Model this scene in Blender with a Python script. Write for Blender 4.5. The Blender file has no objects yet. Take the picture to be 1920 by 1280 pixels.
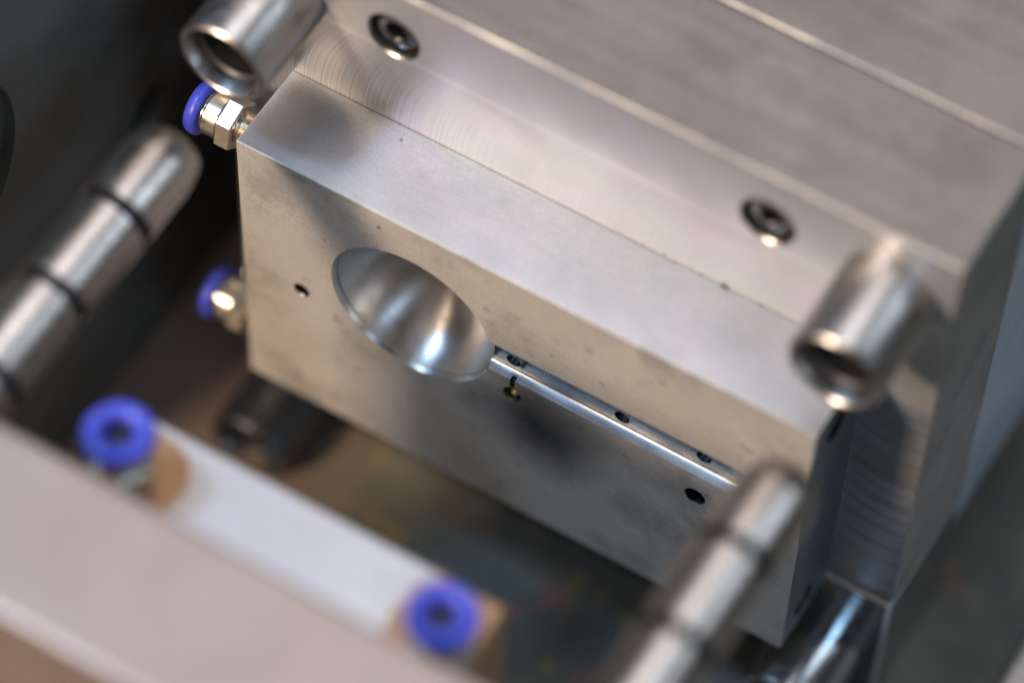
import bpy, bmesh, math, random
from mathutils import Vector, Matrix
random.seed(7)
S = bpy.context.scene
COL = S.collection
MM = 0.001

# ------------------------------------------------------------------ camera
cam = bpy.data.cameras.new("camera")
cam.sensor_width = 36.0
cam.lens = 131.3
cam.clip_start = 0.05
cam.clip_end = 50
cam.dof.use_dof = True
cam.dof.focus_distance = 0.914
cam.dof.aperture_fstop = 3.1
co = bpy.data.objects.new("camera", cam)
co.rotation_euler = (0.582974412, -0.0227975770, 0.541663710)
co.location = (0.320615, -0.435389, 0.729525)
COL.objects.link(co)
S.camera = co

# ------------------------------------------------------------------ room light
S.view_settings.view_transform = 'Standard'
S.view_settings.look = 'None'
S.view_settings.exposure = 0.0
S.view_settings.gamma = 1.0
w = bpy.data.worlds.new("World")
S.world = w
w.use_nodes = True
w.node_tree.nodes["Background"].inputs[0].default_value = (0.95, 0.88, 0.82, 1)
w.node_tree.nodes["Background"].inputs[1].default_value = 0.038
CEN = Vector((0.08, 0.0, -0.02))

def area(name, az, el, dist, sx, sy, power, color):
    """workshop lamp, window or added fill light seen from the mould under azimuth az (clockwise from +y) and elevation el"""
    l = bpy.data.lights.new(name, 'AREA')
    l.shape = 'RECTANGLE'
    l.size, l.size_y = sx, sy
    l.energy = power
    l.color = color
    o = bpy.data.objects.new(name, l)
    a, e = math.radians(az), math.radians(el)
    d = Vector((math.cos(e) * math.sin(a), math.cos(e) * math.cos(a), math.sin(e)))
    o.location = CEN + d * dist
    o.rotation_euler = d.to_track_quat('Z', 'Y').to_euler()
    COL.objects.link(o)
    return o

area("warm_work_lamp", 206, 32, 1.2, .17, .17, 15.0, (1.0, .79, .59))
area("cool_window", 245, 57, 1.4, .17, .17, 11.0, (.44, .68, 1.0))
area("ceiling_panel", 0, 77, 1.7, .8, .8, 6.8, (.86, .90, 1.0))
area("warm_ceiling_panel", 338, 52, 1.7, 1.0, .9, 2.6, (1.0, .85, .74))
area("right_window", 52, 38, 1.5, .35, .8, 2.8, (.72, .86, 1.0))
area("right_low_fill", 100, 15, 1.5, .4, .4, 1.6, (.65, .85, 1.0))  # added fill for the right-hand sides, no known window there
area("front_right_lamp", 124, 43, 1.3, .20, .20, 2.2, (.45, .72, 1.0))
area("front_fill", 190, 60, 1.5, .5, .5, .6, (.85, .9, 1.0))  # added fill lifting the floor and front, no real panel

# ------------------------------------------------------------------ helpers
def prop(o, label=None, cat=None, group=None, kind=None):
    if label: o['label'] = label
    if cat: o['category'] = cat
    if group: o['group'] = group
    if kind: o['kind'] = kind
    return o

def empty(name, loc=(0, 0, 0), rot=(0, 0, 0), scale=1.0):
    o = bpy.data.objects.new(name, None)
    o.empty_display_size = .01
    o.location = [c * MM for c in loc]
    o.rotation_euler = rot
    o.scale = (scale,) * 3
    COL.objects.link(o)
    return o

def link(name, bm, mat, parent=None, smooth=None):
    me = bpy.data.meshes.new(name)
    bmesh.ops.scale(bm, vec=(MM, MM, MM), verts=bm.verts)
    bm.normal_update()
    bm.to_mesh(me)
    bm.free()
    if mat: me.materials.append(mat)
    if smooth is not None:
        for p in me.polygons: p.use_smooth = True
        me.set_sharp_from_angle(angle=math.radians(smooth))
    o = bpy.data.objects.new(name, me)
    COL.objects.link(o)
    o.parent = parent
    return o

def box_bm(a, b, bev=.5, seg=2, skip=None):
    bm = bmesh.new()
    bmesh.ops.create_cube(bm, size=1.0)
    for v in bm.verts:
        v.co = Vector([a[i] + (v.co[i] + .5) * (b[i] - a[i]) for i in range(3)])
    if bev:
        bmesh.ops.bevel(bm, geom=bm.edges[:], offset=bev, segments=seg, profile=.5, affect='EDGES', clamp_overlap=True)
    return bm

def lathe_bm(prof, n=64, cap0=True, cap1=True, closed=False):
    """profile of (radius, z), turned about local z"""
    bm = bmesh.new()
    rings = []
    for r, z in prof:
        if r < 1e-6:
            rings.append([bm.verts.new((0, 0, z))])
        else:
            rings.append([bm.verts.new((r * math.cos(2 * math.pi * k / n), r * math.sin(2 * math.pi * k / n), z)) for k in range(n)])
    prs = list(zip(rings, rings[1:]))
    if closed: prs.append((rings[-1], rings[0]))
    for A, B in prs:
        for k in range(n):
            k2 = (k + 1) % n
            if len(A) == 1 and len(B) == 1: continue
            if len(A) == 1: bm.faces.new((A[0], B[k2], B[k]))
            elif len(B) == 1: bm.faces.new((A[k], A[k2], B[0]))
            else: bm.faces.new((A[k], A[k2], B[k2], B[k]))
    if not closed:
        if cap0 and len(rings[0]) > 1: bm.faces.new(list(reversed(rings[0])))
        if cap1 and len(rings[-1]) > 1: bm.faces.new(rings[-1])
    bmesh.ops.recalc_face_normals(bm, faces=bm.faces[:])
    return bm

def prism_bm(n, r, z0, z1, ch=.4, bore=0, rot=0):
    """hexagon nut: chamfered prism"""
    bm = bmesh.new()
    def ring(rr, z): return [bm.verts.new((rr * math.cos(rot + 2 * math.pi * k / n), rr * math.sin(rot + 2 * math.pi * k / n), z)) for k in range(n)]
    R = [ring(r - ch, z0), ring(r, z0 + ch * .7), ring(r, z1 - ch * .7), ring(r - ch, z1)]
    for A, B in zip(R, R[1:]):
        for k in range(n): bm.faces.new((A[k], A[(k + 1) % n], B[(k + 1) % n], B[k]))
    bm.faces.new(list(reversed(R[0]))); bm.faces.new(R[-1])
    return bm

def boolean(bm_a, cutters):
    """cut a list of bmeshes out of bm_a, all in mm; returns a bmesh"""
    def tmp(bm):
        me = bpy.data.meshes.new("tmp"); bm.to_mesh(me); bm.free()
        o = bpy.data.objects.new("tmp", me); COL.objects.link(o); return o
    A = tmp(bm_a)
    cs = [tmp(c) for c in cutters]
    for c in cs:
        m = A.modifiers.new("b", 'BOOLEAN'); m.operation = 'DIFFERENCE'; m.solver = 'EXACT'; m.object = c
    dg = bpy.context.evaluated_depsgraph_get()
    out = bmesh.new()
    ev = A.evaluated_get(dg)
    me = ev.to_mesh(); out.from_mesh(me); ev.to_mesh_clear()
    for o in [A] + cs:
        me = o.data; bpy.data.objects.remove(o); bpy.data.meshes.remove(me)
    return out

def split_faces(bm, test):
    """move the faces for which test(centre) holds to a new bmesh"""
    sel = [f for f in bm.faces if test(f.calc_center_median())]
    nb = bmesh.new(); vm = {}
    for f in sel:
        vs = []
        for v in f.verts:
            if v not in vm: vm[v] = nb.verts.new(v.co)
            vs.append(vm[v])
        nb.faces.new(vs)
    bmesh.ops.delete(bm, geom=sel, context='FACES')
    return nb

def split_normals(bm):
    """move the slanting (chamfer) faces of a box to a new bmesh"""
    bm.normal_update()
    ids = {tuple(round(v, 4) for v in f.calc_center_median()) for f in bm.faces if max(abs(c) for c in f.normal) < .95}
    return split_faces(bm, lambda c: tuple(round(v, 4) for v in c) in ids)

def place(bm, loc=(0, 0, 0), axis='z'):
    M = {'z': Matrix.Identity(4),
         '-y': Matrix.Rotation(math.radians(90), 4, 'X'),     # local z -> -y
         'y': Matrix.Rotation(math.radians(-90), 4, 'X'),
         '-x': Matrix.Rotation(math.radians(-90), 4, 'Y'),
         'x': Matrix.Rotation(math.radians(90), 4, 'Y')}[axis]
    bmesh.ops.transform(bm, matrix=Matrix.Translation(loc) @ M, verts=bm.verts)
    return bm

# ------------------------------------------------------------------ materials
class NT:
    def __init__(s, name):
        s.m = bpy.data.materials.new(name); s.m.use_nodes = True
        s.t = s.m.node_tree; s.b = s.t.nodes["Principled BSDF"]
        tc = s.t.nodes.new("ShaderNodeTexCoord")
        s.co = s.vm('MULTIPLY', tc.outputs["Object"], (1000, 1000, 1000))     # millimetres
    def n(s, t, **k):
        x = s.t.nodes.new(t)
        for a, v in k.items(): setattr(x, a, v)
        return x
    def put(s, sock, v):
        if isinstance(v, bpy.types.NodeSocket): s.t.links.new(v, sock)
        else: sock.default_value = v
    def vm(s, op, a, b):
        x = s.n("ShaderNodeVectorMath", operation=op); s.put(x.inputs[0], a); s.put(x.inputs[1], b); return x.outputs[0]
    def ma(s, op, a, b=0.0, c=0.0):
        x = s.n("ShaderNodeMath", operation=op); s.put(x.inputs[0], a); s.put(x.inputs[1], b); s.put(x.inputs[2], c); return x.outputs[0]
    def xyz(s):
        x = s.n("ShaderNodeSeparateXYZ"); s.put(x.inputs[0], s.co); return x.outputs
    def noise(s, scale, stretch=(1, 1, 1), detail=4, rough=.55, off=0, vec=None):
        x = s.n("ShaderNodeTexNoise"); v = s.vm('MULTIPLY', vec or s.co, stretch)
        if off: v = s.vm('ADD', v, (off, off * 1.7, off * .3))
        s.put(x.inputs["Vector"], v); x.inputs["Scale"].default_value = scale
        x.inputs["Detail"].default_value = detail; x.inputs["Roughness"].default_value = rough
        return x.outputs[0]
    def ramp(s, f, a, b, lo=0.0, hi=1.0):
        x = s.n("ShaderNodeMapRange"); x.interpolation_type = 'SMOOTHSTEP'
        s.put(x.inputs[0], f); s.put(x.inputs[1], a); s.put(x.inputs[2], b); s.put(x.inputs[3], lo); s.put(x.inputs[4], hi)
        return x.outputs[0]
    def mix(s, f, a, b):
        x = s.n("ShaderNodeMix", data_type='RGBA')
        s.put(x.inputs[0], f)
        for i, v in ((6, a), (7, b)):
            s.put(x.inputs[i], v if isinstance(v, bpy.types.NodeSocket) else (*v, 1))
        return x.outputs[2]
    def bump(s, h, strength, dist_mm):
        x = s.n("ShaderNodeBump"); x.inputs["Strength"].default_value = strength
        x.inputs["Distance"].default_value = dist_mm * MM; s.put(x.inputs["Height"], h)
        s.t.links.new(x.outputs[0], s.b.inputs["Normal"])
    def set(s, **k):
        for a, v in k.items():
            a = {'base': 'Base Color', 'metal': 'Metallic', 'rough': 'Roughness', 'aniso': 'Anisotropic', 'coat': 'Coat Weight', 'spec': 'Specular IOR Level', 'anrot': 'Anisotropic Rotation'}[a]
            if a == 'Base Color' and not isinstance(v, bpy.types.NodeSocket): v = (*v, 1)
            s.put(s.b.inputs[a], v)
        return s.m

def m_ground(name, c1, c2, rough, metal, grain=.25, stretch=(1, 1, 1), specks=0.0, var=.08, light_shade_patches=(), rust=0.0, mottle=0.0, pepper=.35, streak=0.0):
    """ground or lightly blasted tool steel: fine grain, cloudy tarnish, a few dark specks"""
    t = NT(name)
    cloud = t.noise(.045, detail=5)
    fine = t.noise(1.6, stretch, detail=3)
    scr = t.noise(.5, (.08, 1.6, 1.6), detail=4, off=9)
    base = t.mix(t.ramp(cloud, .35, .68), c1, c2)
    base = t.mix(t.ramp(t.noise(2.2, (.09, 1, 1), detail=3, off=5), .42, .66, 0, pepper * .6), base, tuple(c * .66 for c in c1))   # grinding lines
    base = t.mix(t.ramp(fine, .35, .7, 0, pepper), base, tuple(c * .62 for c in c1))
    if specks:
        sp = t.noise(.22, detail=6, rough=.7, off=31)
        base = t.mix(t.ramp(sp, .66, .74, 0, specks), base, (.10, .075, .055))
    r = t.ma('ADD', t.ramp(t.noise(.07, detail=5, off=4), .3, .7, rough - var, rough + var), t.ramp(fine, .3, .7, -.03, .03))
    if mottle:                                     # old handling marks and dark oxide blotches
        mo = t.noise(.055, detail=6, rough=.62, off=83)
        base = t.mix(t.ramp(mo, .50, .68, 0, mottle), base, tuple(c * .42 for c in c1))
        m2 = t.noise(.16, detail=3, off=47)
        base = t.mix(t.ramp(m2, .64, .74, 0, mottle), base, tuple(c * .35 for c in c1))
    if streak:
        st = t.noise(.16, (.07, 1, 1), detail=5, off=21)
        base = t.mix(t.ramp(st, .38, .66, 0, streak), base, tuple(c * .6 for c in c1))
    if rust:
        rs = t.noise(.16, detail=2, rough=.4, off=57)
        base = t.mix(t.ramp(rs, .735, .765, 0, rust), base, (.22, .10, .035))
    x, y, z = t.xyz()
    for cx, cv, ax, rad, col, srough in light_shade_patches:  # patches of painted shade and reflection, blended over the steel
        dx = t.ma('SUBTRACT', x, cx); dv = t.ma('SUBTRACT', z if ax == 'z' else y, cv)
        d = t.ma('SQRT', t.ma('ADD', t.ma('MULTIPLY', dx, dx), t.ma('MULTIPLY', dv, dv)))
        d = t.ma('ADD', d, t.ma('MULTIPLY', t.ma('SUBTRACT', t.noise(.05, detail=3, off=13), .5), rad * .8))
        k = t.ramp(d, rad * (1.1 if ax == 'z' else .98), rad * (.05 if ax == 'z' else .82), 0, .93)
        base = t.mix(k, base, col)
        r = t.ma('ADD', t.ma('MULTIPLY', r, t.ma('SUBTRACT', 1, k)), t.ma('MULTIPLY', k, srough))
    h = t.ma('ADD', fine, t.ma('MULTIPLY', scr, .6))
    t.bump(h, grain, .05)
    return t.set(base=base, metal=metal, rough=r)

def m_milled(name):
    """face milled steel: cutter arcs, two passes, finer sweeps on the end strip"""
    t = NT(name)
    x, y, z = t.xyz()
    def arcs(R, zc, per, off):
        dz = t.ma('SUBTRACT', z, zc)
        q = t.ma('SQRT', t.ma('MAXIMUM', t.ma('SUBTRACT', R * R, t.ma('MULTIPLY', dz, dz)), 1))
        u = t.ma('ADD', t.ma('ADD', x, q), off)
        n1 = t.n("ShaderNodeTexNoise", noise_dimensions='1D'); t.put(n1.inputs["W"], u)
        n1.inputs["Scale"].default_value = 1 / per; n1.inputs["Detail"].default_value = 3
        return n1.outputs[0]
    a1 = arcs(46, -2, .55, 0)
    a2 = arcs(60, 62, .6, 50)
    zl = t.ma('ADD', z, t.ma('MULTIPLY', x, .02))
    hi = t.ramp(zl, 27.2, 27.8)
    arc = t.ma('ADD', t.ma('MULTIPLY', a1, t.ma('SUBTRACT', 1, hi)), t.ma('MULTIPLY', a2, hi))
    # end strip right of the block: cutter moved downwards
    dx = t.ma('SUBTRACT', x, 170)
    q = t.ma('SQRT', t.ma('MAXIMUM', t.ma('SUBTRACT', 400, t.ma('MULTIPLY', dx, dx)), 1))
    n2 = t.n("ShaderNodeTexNoise", noise_dimensions='2D')
    cb = t.n("ShaderNodeCombineXYZ"); t.put(cb.inputs[0], t.ma('MULTIPLY', x, .05)); t.put(cb.inputs[1], t.ma('ADD', z, q))
    t.put(n2.inputs["Vector"], cb.outputs[0]); n2.inputs["Scale"].default_value = .4; n2.inputs["Detail"].default_value = 6; n2.inputs["Roughness"].default_value = .62
    low = t.ramp(z, -8, -14)
    arc = t.ma('ADD', t.ma('MULTIPLY', arc, t.ma('SUBTRACT', 1, low)), t.ma('MULTIPLY', n2.outputs[0], low))
    cloud = t.noise(.04, detail=4)
    base = t.mix(t.ramp(cloud, .35, .65), (.57, .545, .53), (.63, .605, .59))
    base = t.mix(t.ma('MULTIPLY', low, .75), base, (.30, .335, .38))                                     # shade painted in: end strip tinted darker and bluish
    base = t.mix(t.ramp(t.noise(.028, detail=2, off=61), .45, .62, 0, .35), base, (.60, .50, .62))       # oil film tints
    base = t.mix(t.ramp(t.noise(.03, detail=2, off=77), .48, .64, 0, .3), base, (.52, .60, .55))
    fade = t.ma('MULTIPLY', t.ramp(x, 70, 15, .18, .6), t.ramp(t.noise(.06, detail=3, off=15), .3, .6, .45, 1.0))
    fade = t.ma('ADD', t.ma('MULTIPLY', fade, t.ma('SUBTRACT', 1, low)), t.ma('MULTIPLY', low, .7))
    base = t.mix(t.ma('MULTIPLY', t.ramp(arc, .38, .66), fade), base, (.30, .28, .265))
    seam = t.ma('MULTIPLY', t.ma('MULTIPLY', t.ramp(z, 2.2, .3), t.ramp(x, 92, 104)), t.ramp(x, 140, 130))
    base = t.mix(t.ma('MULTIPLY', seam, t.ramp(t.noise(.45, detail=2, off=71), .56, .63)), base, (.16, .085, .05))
    line = t.ma('MULTIPLY', t.ramp(zl, 26.6, 27.3), t.ramp(zl, 28.4, 27.6))
    base = t.mix(t.ma('MULTIPLY', line, .5), base, (.8, .78, .76))
    r = t.ramp(t.noise(.09, detail=4, off=3), .3, .7, .30, .42)
    t.bump(t.ma('ADD', arc, t.ma('MULTIPLY', t.noise(2.0), .25)), .3, .05)
    return t.set(base=base, metal=.66, rough=r)

def m_turned(name, base, rough, aniso=0.0, per=.35, metal=1.0, var=.2, bump=.15, blot=.35):
    """lathe turned metal: fine rings along the turning axis (local z)"""
    t = NT(name)
    x, y, z = t.xyz()
    r2 = t.ma('SQRT', t.ma('ADD', t.ma('MULTIPLY', x, x), t.ma('MULTIPLY', y, y)))
    n1 = t.n("ShaderNodeTexNoise", noise_dimensions='1D')
    t.put(n1.inputs["W"], t.ma('ADD', z, r2)); n1.inputs["Scale"].default_value = 1 / per; n1.inputs["Detail"].default_value = 4
    b = t.mix(t.ramp(n1.outputs[0], .3, .7, 0, var), base, tuple(c * .55 for c in base))
    b = t.mix(t.ramp(t.noise(.25, detail=4), .5, .75, 0, blot), b, tuple(c * .6 for c in base))
    r = t.ramp(t.noise(.3, detail=4, off=5), .3, .7, rough - .05, rough + .06)
    t.bump(n1.outputs[0], bump, .03)
    if aniso:
        cb = t.n("ShaderNodeCombineXYZ")
        t.put(cb.inputs[0], t.ma('SUBTRACT', .0137, y)); t.put(cb.inputs[1], t.ma('ADD', x, .0071)); t.put(cb.inputs[2], 0.0)
        vt = t.n("ShaderNodeVectorTransform", vector_type='VECTOR', convert_from='OBJECT', convert_to='WORLD')
        t.put(vt.inputs[0], cb.outputs[0])
        nz = t.n("ShaderNodeVectorMath", operation='NORMALIZE'); t.put(nz.inputs[0], vt.outputs[0])
        t.t.links.new(nz.outputs[0], t.b.inputs["Tangent"])
    t.b.inputs['Anisotropic Rotation'].default_value = .25
    return t.set(base=b, metal=metal, rough=r, aniso=aniso)

def m_plastic(name, c, rough=.38, spec=.5):
    t = NT(name)
    b = t.mix(t.ramp(t.noise(.3, detail=3), .35, .7), c, tuple(min(1, v * 1.15) for v in c))
    t.bump(t.noise(1.2, detail=2), .05, .03)
    t.b.inputs["Subsurface Weight"].default_value = 0.0
    return t.set(base=b, metal=0, rough=t.ramp(t.noise(.4), .3, .7, rough - .06, rough + .07), spec=spec)

def m_dirty(name, c1, c2, spots, rough=.55, scale=.035, brown=None):
    t = NT(name)
    b = t.mix(t.ramp(t.noise(scale, detail=6, rough=.6), .35, .68), c1, c2)
    for k, (c, th) in enumerate(spots):
        b = t.mix(t.ramp(t.noise(.06 + .02 * k, detail=3, off=17 + 23 * k), th, th + .09, 0, .8), b, c)
    if brown:
        x, y, z = t.xyz()
        xx = t.ma('ADD', x, t.ma('MULTIPLY', t.ma('SUBTRACT', t.noise(.03, detail=4, off=91), .5), 90))
        b = t.mix(t.ramp(xx, 60, 5, 0, .9), b, brown)
    t.bump(t.noise(.3, detail=5), .3, .4)
    return t.set(base=b, metal=.0, rough=t.ramp(t.noise(.05, off=3), .3, .7, rough - .15, rough + .15))

M = {}
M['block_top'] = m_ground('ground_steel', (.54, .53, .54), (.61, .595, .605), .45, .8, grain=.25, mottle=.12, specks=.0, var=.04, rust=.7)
M['block'] = m_ground('blasted_steel', (.73, .66, .585), (.79, .72, .645), .56, .48, grain=.7, specks=.6, var=.05, mottle=.5, pepper=.5, light_shade_patches=[(86, -56, 'z', 25, (.02, .02, .022), .42)], rust=.35)  # the pin's shadow below the groove is painted in as a dark patch
M['milled'] = m_milled('milled_steel')
M['plate'] = m_ground('plate_steel', (.325, .28, .255), (.385, .335, .305), .46, .8, grain=.2, specks=.3, var=.05, mottle=.28, streak=.4, rust=.35)
M['near_plate'] = m_ground('near_plate_steel', (.455, .355, .31), (.50, .40, .35), .48, .8, grain=.15, var=.04)
M['near_block'] = m_ground('pale_ground_steel', (.70, .65, .635), (.755, .705, .69), .45, .8, mottle=.10, streak=.10, grain=.12, var=.03, light_shade_patches=[(39, -102.5, 'y', 16, (.42, .22, .09), .45), (123.5, -101, 'y', 18, (.42, .22, .09), .45)])  # brown reflections round the two fittings are painted into the colour
M['block_side'] = m_ground('shaded_side_steel', (.16, .165, .175), (.20, .205, .215), .5, .85, grain=.3)  # shade painted in: block side much darker than its front
M['edge'] = m_ground('bright_edge_steel', (.36, .34, .325), (.44, .41, .39), .58, .8, grain=.2)
M['back_side'] = m_ground('window_lit_side_steel', (.40, .48, .56), (.46, .54, .62), .45, .5, grain=.2)  # cool window light painted in as a lighter, bluer side
M['side'] = m_ground('sawn_side_steel', (.27, .265, .25), (.32, .315, .30), .50, .85, grain=.3)
M['smooth'] = m_ground('polished_steel', (.34, .36, .38), (.40, .42, .44), .16, 1.0, grain=.05)
M['cavity'] = m_turned('turned_cavity_steel', (.66, .63, .60), .40, .84, per=.5, var=.15, bump=.02, blot=.02)
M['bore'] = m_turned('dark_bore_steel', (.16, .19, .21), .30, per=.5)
M['bushing_bore'] = m_turned('dark_bushing_bore', (.07, .07, .075), .5, per=.5, metal=.7)  # bore lining, darker and rougher than the sleeve
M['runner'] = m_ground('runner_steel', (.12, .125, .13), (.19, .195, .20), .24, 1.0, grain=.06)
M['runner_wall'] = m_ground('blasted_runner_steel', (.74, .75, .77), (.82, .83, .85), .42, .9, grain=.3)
M['bush'] = m_turned('bushing_steel', (.50, .46, .43), .34, 0, per=.7, var=.25, bump=.05)
M['bright_bush'] = m_turned('lit_bushing_steel', (.62, .63, .65), .2, 0, per=.9, var=.1, bump=.02, blot=.1)  # lit copy of the bushing steel, brightened for its highlight
M['dark_bush'] = m_turned('shaded_bushing_steel', (.20, .21, .22), .27, 0, per=.9, metal=.9, var=.1, bump=.02, blot=.1)  # shaded copy of the bushing steel, darkened as under the block
M['pin'] = m_turned('guide_pin_steel', (.54, .48, .44), .30, 0, per=.5, var=.15, bump=.03, blot=.2)
M['black'] = m_turned('oily_black_steel', (.03, .03, .035), .3, metal=.6)
M['screw'] = m_turned('black_oxide_steel', (.20, .18, .17), .28, per=.4, metal=.95)
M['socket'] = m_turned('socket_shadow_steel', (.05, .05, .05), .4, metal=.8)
M['blue'] = m_plastic('blue_plastic', (.055, .07, .50))
M['rubber_black'] = m_plastic('black_grease', (.006, .006, .007), .6, .25)
M['rubber'] = m_plastic('navy_socket_plastic', (.012, .010, .06))
M['nickel'] = m_turned('nickel_plated_brass', (.62, .55, .44), .30, metal=.92, per=.6, var=.15)
M['brass'] = m_turned('brass', (.95, .72, .25), .28, metal=.7, per=.4)
M['floor'] = m_dirty('grimy_green_bench', (.10, .10, .078), (.18, .16, .12), [((.26, .11, .08), .60), ((.32, .22, .08), .61), ((.075, .085, .085), .58)], brown=(.155, .11, .085))
M['wall'] = m_dirty('dark_machine_paint', (.085, .09, .083), (.11, .112, .106), [((.05, .05, .06), .70)], rough=.5)
M['hole'] = m_dirty('hole_shade_black', (.004, .004, .004), (.007, .006, .006), [])
M['rail'] = m_ground('rail_steel', (.52, .46, .44), (.56, .50, .47), .4, .85)

# ------------------------------------------------------------------ setting
fl = link('floor', box_bm((-600, -500, -175), (700, 700, -150), 0), M['floor']); prop(fl, kind='structure')
wl = boolean(box_bm((-75, -60, -149.9), (-48, 260, 58), 1.5),
             [place(lathe_bm([(8, -60), (8, 60)], 48), (-48, 28, -53), 'x'), place(lathe_bm([(34, -3), (34, 6)], 64), (-48, -58, 4), 'x')])
wl = link('wall', wl, M['wall'], smooth=30); prop(wl, kind='structure')
hb = link('hole_backing', box_bm((-95, -60, -149.8), (-80, 260, 57), 0), M['hole']); prop(hb, kind='structure')  # added black sheet behind the wall, so its hole looks deep in shade

# ------------------------------------------------------------------ far mould half
XC, ZB = 80.0, -36.5
def cyl(r, x, y0, y1, z, n=64):                     # cutter along y
    return place(lathe_bm([(r, 0), (r, y1 - y0)], n), (x, y0, z), 'y')
def bore(r, x, y, z, depth, ch=.5, n=48):           # chamfered blind hole into +y
    return place(lathe_bm([(r + ch + .5, -.5), (r, ch), (r, depth)], n), (x, y, z), 'y')

PL, PR, PT, PB, PY0, PY1 = -18.7, 178.7, 50.5, -149.8, 25.3, 63.2
plate = empty('mould_plate', (80, 44, PB))
prop(plate, 'thick steel mould plate with arc milling marks, carrying the cavity block and two socket screws', 'mould plate')
def child(o, parent):
    o.parent = parent
    o.matrix_parent_inverse = Matrix.Translation(-Vector(parent.location))
    return o
SCR = [(29.3, 33.0), (130.2, 33.2)]
bm = box_bm((PL, PY0, -98.9), (PR, PY1, PT), .58, 1)
bm = boolean(bm, [bore(7.0, x, PY0, z, 9, .45) for x, z in SCR])
hl = [split_faces(bm, lambda c: (c.x - x) ** 2 + (c.z - z) ** 2 < 7.6 ** 2 and PY0 + .01 < c.y < PY1 - 2) for x, z in SCR]
body = bm
front = split_faces(body, lambda c: abs(c.y - PY0) < .02)
side = split_faces(body, lambda c: c.x > PR - .02)
ch = split_normals(body)
child(link('plate_body', body, M['plate'], smooth=20), plate)
child(link('chamfer', ch, M['edge'], smooth=20), plate)
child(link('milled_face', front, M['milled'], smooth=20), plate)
child(link('side_face', side, M['side'], smooth=20), plate)
for h in hl: child(link('counterbore', h, M['bush'], smooth=30), plate)
low = empty('lower_plate', (80, 44, PB))
prop(low, 'smooth dark steel strip below the milled plate, behind the shiny bottom bushing', 'mould plate')
bm = box_bm((PL, PY0 - 1.2, PB), (PR, PY1, -99.0), 1.15, 1)
ch = split_normals(bm)
child(link('plate_body', bm, M['smooth'], smooth=20), low)
child(link('chamfer', ch, M['runner_wall'], smooth=20), low)

back = empty('backing_plate', (73.8, 107, -121))
prop(back, 'brownish steel backing plate behind the milled mould plate at the top right', 'mould plate')
bm = box_bm((-30, 63.9, -121), (177.2, 150, 50.3), .7, 1)
bs = split_faces(bm, lambda c: c.x > 177.1)
ch = split_normals(bm)
child(link('plate_body', bm, M['plate'], smooth=20), back)
child(link('side_face', bs, M['back_side'], smooth=20), back)
child(link('chamfer', ch, M['edge'], smooth=20), back)

# cavity block
BX, BD, BH = 160.0, 25.28, 101.0
blk = empty('cavity_block', (80, 12.5, -BH))
prop(blk, 'steel block with a round bowl cavity and a long groove in its front face', 'mould block')
def dome():
    pr = [(23.5, -.5), (23.05, .35), (22.9, 1.6), (22.5, 1.9)]
    for k in range(1, 25):
        a = k / 24 * math.pi / 2
        pr.append((22.5 * math.cos(a), 1.9 + 18.5 * math.sin(a)))
    pr[-1] = (0, pr[-1][1])
    return place(lathe_bm(pr, 128), (49.9, 0, ZB), 'y')
bm = box_bm((0, 0, -BH), (BX, BD, 0), .3, 2)
runner_cut = box_bm((60, -3, -42.1), (146, 2.9, -30.4), .9, 3)
holes_f = [(17.5, -50.7, 2.1), (131.5, -51.4, 2.7), (79.3, -48.4, 2.3)]
holes_r = [(77.8, -38.2, 2.0), (108.6, -38.4, 2.1), (131.4, -37.4, 2.1)]
cut = [runner_cut, dome()]
cut += [bore(r, x, 0, z, 7, .25) for x, z, r in holes_f]
cut += [cyl(r, x, 2, 4.2, z, 40) for x, z, r in holes_r]
cut += [box_bm((78.6, -2, -47.5), (80.0, 1.5, -41), .4, 2)]
cut += [place(lathe_bm([(4.6, -8), (4.6, .6)], 48), (160, 10.6, -93.5 + 1.5), 'x'), place(lathe_bm([(4.2, -9), (4.2, .6)], 48), (160, 11.8, -11.6), 'x')]
cut += [place(lathe_bm([(.5, -1), (.5, 1.2)], 16), (40.8, 0, -5.9), 'y')]
bm = boolean(bm, cut)
cav = split_faces(bm, lambda c: c.y > .02 and c.y < 24 and (c.x - 49.9) ** 2 + (c.z - ZB) ** 2 < 23.45 ** 2 and 27 < c.x < 73.4)
run = split_faces(bm, lambda c: .02 < c.y < 3.2 and 66 < c.x < 147 and -42.2 < c.z < -30.2)
drs = [split_faces(bm, lambda c: .02 < c.y < 9 and abs(c.x - x) < 5 and abs(c.z - z) < 5) for x, z, r in holes_f + holes_r]
pit = split_faces(bm, lambda c: .02 < c.y < 9 and abs(c.x - 40.8) < 1 and abs(c.z + 5.9) < 1)
prts = [split_faces(bm, lambda c: 140 < c.x < 159.9 and 4 < c.y < 20 and abs(c.z - z) < 6) for z in (-92, -11.6)]
top = split_faces(bm, lambda c: c.z > -.02)
sd = split_faces(bm, lambda c: c.x > BX - .02)
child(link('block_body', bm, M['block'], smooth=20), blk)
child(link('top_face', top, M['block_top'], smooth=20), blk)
child(link('side_face', sd, M['block_side'], smooth=20), blk)
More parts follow.
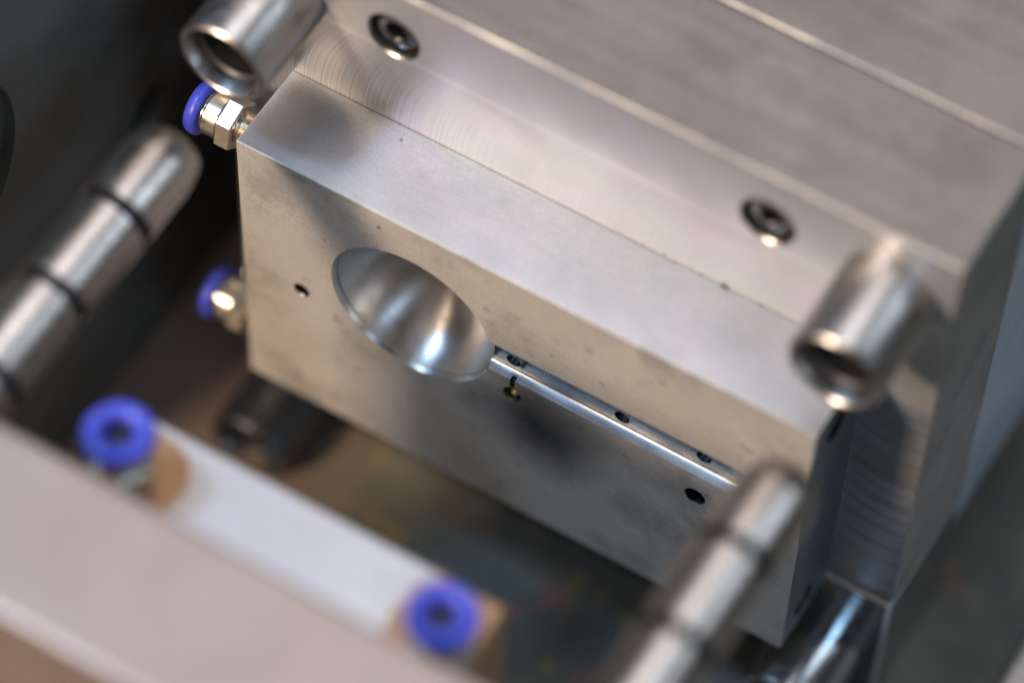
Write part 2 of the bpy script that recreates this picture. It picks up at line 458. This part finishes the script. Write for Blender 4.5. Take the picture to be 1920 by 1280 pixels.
# turned bowl: origin on its own axis, so the turning rings run round it
bmesh.ops.transform(cav, matrix=Matrix.Rotation(math.radians(90), 4, 'X') @ Matrix.Translation((-49.9, 0, -ZB)), verts=cav.verts)
c = link('cavity', cav, M['cavity'], smooth=30)
c.location = (49.9 * MM, 0, ZB * MM); c.rotation_euler = (math.radians(-90), 0, 0)
child(c, blk)
rfl = split_faces(run, lambda c: c.y > 2.6)
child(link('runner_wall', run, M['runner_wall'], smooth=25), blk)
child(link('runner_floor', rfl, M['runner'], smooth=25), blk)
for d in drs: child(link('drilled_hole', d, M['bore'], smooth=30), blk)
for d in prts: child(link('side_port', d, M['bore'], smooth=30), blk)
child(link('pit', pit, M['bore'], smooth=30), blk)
child(link('brass_insert', place(lathe_bm([(0, .55), (.6, .7), (1.1, 1.2), (1.4, 2.2), (1.45, 6)], 24), (79.4, 0, -49.1), 'y'), M['brass'], smooth=30), blk)
child(link('brass_insert', place(lathe_bm([(2.0, -1.2), (3.6, -1.2), (4.2, -1.8), (4.4, -5), (2.0, -5)], 32, closed=True), (160, 10.6, -92), 'x'), M['brass'], smooth=30), blk)

# socket screws
def screw(x, z, label):
    o = empty('socket_screw', (x, PY0 + 8.6, z), (math.radians(90), 0, 0))
    prop(o, label, 'screw', 'socket head screws in the mould plate')
    b = lathe_bm([(5.9, 0), (5.9, 6.0), (5.6, 6.7), (4.9, 7.0), (0, 7.0)], 64)
    b = boolean(b, [prism_bm(6, 3.0, 3.0, 8.0, .05, rot=.3), lathe_bm([(2.6, 6.3), (3.7, 7.3)], 32)])
    so = split_faces(b, lambda c: math.hypot(c.x, c.y) < 3.2 and .5 < c.z < 6.95)
    link('head', b, M['screw'], o, smooth=25)
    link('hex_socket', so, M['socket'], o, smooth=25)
screw(*SCR[0], 'socket head screw beside the upper left bushing, nearest the top left corner')
screw(*SCR[1], 'socket head screw nearest the right hand bushing on the milled face')

# guide bushings
def bushing(x, z, label, mat='bush'):
    o = empty('guide_bushing', (x, PY0, z), (math.radians(90), 0, 0))
    prop(o, label, 'bushing', 'guide bushings standing out of the mould plate')
    link('sleeve', lathe_bm([(12, .05), (12, 25.2), (11.75, 26.2), (11.1, 26.8), (10.7, 26.8), (10.3, 26.4), (9.4, 23.5), (9.3, 12), (9.3, .05)], 96, closed=True), M[mat], o, smooth=25)
    link('bore_lining', lathe_bm([(9.25, 22.5), (8.2, 21.5), (8.2, .2), (0, .15)], 64, cap0=False), M['bushing_bore'], o, smooth=30)
bushing(-2, 30.5, 'hollow steel bushing at the upper left above the blue fitting')
bushing(162, 30.5, 'hollow steel bushing on the right, above the block\'s right hand corner')
bushing(-2, -141, 'dark bushing under the lower left corner of the cavity block', 'dark_bush')
bushing(162, -129, 'shiny bushing below the right end of the block at the bottom edge', 'bright_bush')

# ------------------------------------------------------------------ near mould half
near = empty('mould_plate', (84, -137, PB))
prop(near, 'blurred brownish steel plate filling the lower left foreground', 'mould plate')
child(link('plate_body', box_bm((PL + 4, -157.5, PB), (PR + 4, -118.5, 50), 1.8, 2), M['near_plate'], smooth=20), near)
nb = empty('insert_block', (81, -102, -90))
prop(nb, 'blurred pale steel block between the two blue fittings in the foreground', 'mould block')
child(link('block_body', box_bm((33, -118.4, -90), (128, -86, 20), .8, 2), M['near_block'], smooth=20), nb)

def guide_pin(x, tip, label):
    o = empty('guide_pin', (x, -118.4, 30.5), (math.radians(90), 0, math.radians(180)))   # local z -> +y
    prop(o, label, 'guide pin', 'guide pins standing out of the near plate')
    L = tip + 118.4
    gs = [L - 24.5 - 25.5 * k for k in range(4) if L - 24.5 - 25.5 * k > 6]
    R = 9.6
    pr = [(R, 0)]
    for g in reversed(gs): pr += [(R, g - 1.7), (R - 1.7, g - 1.65), (R - 1.7, g + 1.65), (R, g + 1.7)]
    pr += [(R, L - 8), (R - .2, L - 6.5), (R - 1.2, L - 1.3), (R - 1.8, L - .3), (R - 2.5, L), (0, L)]
    link('shaft', lathe_bm(pr, 80), M['pin'], o, smooth=35)
    for g in gs:
        link('oil_groove', lathe_bm([(R - 1.75, g - 1.6), (R - .35, g - 1.55), (R - .5, g), (R - .35, g + 1.55), (R - 1.75, g + 1.6)], 64, closed=True), M['rubber_black'], o, smooth=30)
guide_pin(2, -27.5, 'grooved guide pin at the left, in front of the dark wall')
guide_pin(166, -31, 'grooved guide pin at the lower right, in front of the block')

# push-in tube fittings
def fitting(loc, rot, sc, label, hexrot, short=0):
    o = empty('tube_fitting', loc, rot, sc)
    prop(o, label, 'fitting', 'push-in tube fittings with blue release rings')
    link('thread', lathe_bm([(4.3, .02), (4.6, .3)] + sum([[(4.6, .3 + .6 * k), (4.1, .6 + .6 * k)] for k in range(6)], []) + [(4.5, 4.3), (4.5, 4.5)], 40), M['nickel'], o, smooth=20)
    link('hex_nut', prism_bm(6, 6.9, 4.4, 8.9, .45, rot=hexrot), M['nickel'], o, smooth=15)
    link('collar', lathe_bm([(5.3, 8.95), (5.7, 9.3), (5.7, 13.0), (5.2, 13.6), (5.2, 14.2)], 64), M['nickel'], o, smooth=30)
    link('release_ring', lathe_bm([(4.9, 14.25), (6.6, 14.3), (7.1, 14.8), (7.2, 15.6), (7.05, 16.8), (6.4, 17.7), (5.4, 18.0), (4.2, 17.7), (3.7, 17.2), (3.15, 16.4), (3.05, 14.3)], 72, cap0=False, cap1=False), M['blue'], o, smooth=40)
    link('tube_socket', lathe_bm([(3.0, 16.3), (3.0, 14.35), (0, 14.3)], 40, cap0=False), M['rubber'], o, smooth=40)
R90 = math.radians(90)
fitting((0, 9, -8), (0, -R90, 0), 1.0, 'blue ringed fitting screwed into the block\'s left side under the upper left bushing', .2)
fitting((0, 9, -89), (0, -R90, 0), 1.0, 'blue ringed fitting low on the block\'s left side, half hidden by the block', .35)
fitting((39, -102.5, 20.05), (0, 0, 0), 1.14, 'blue ringed fitting standing upright at the foreground block\'s left end', -.02)
fitting((122.5, -104, 20.05), (0, 0, .03), 1.14, 'blue ringed fitting standing upright at the foreground block\'s right end', -.02)

# floor rail at the lower right
rl = link('guide_rail', box_bm((206, -300, -149.9), (260, 400, -146), 1.5, 2), M['rail'], smooth=20)
prop(rl, 'pale steel rail along the bench at the lower right corner', 'rail')
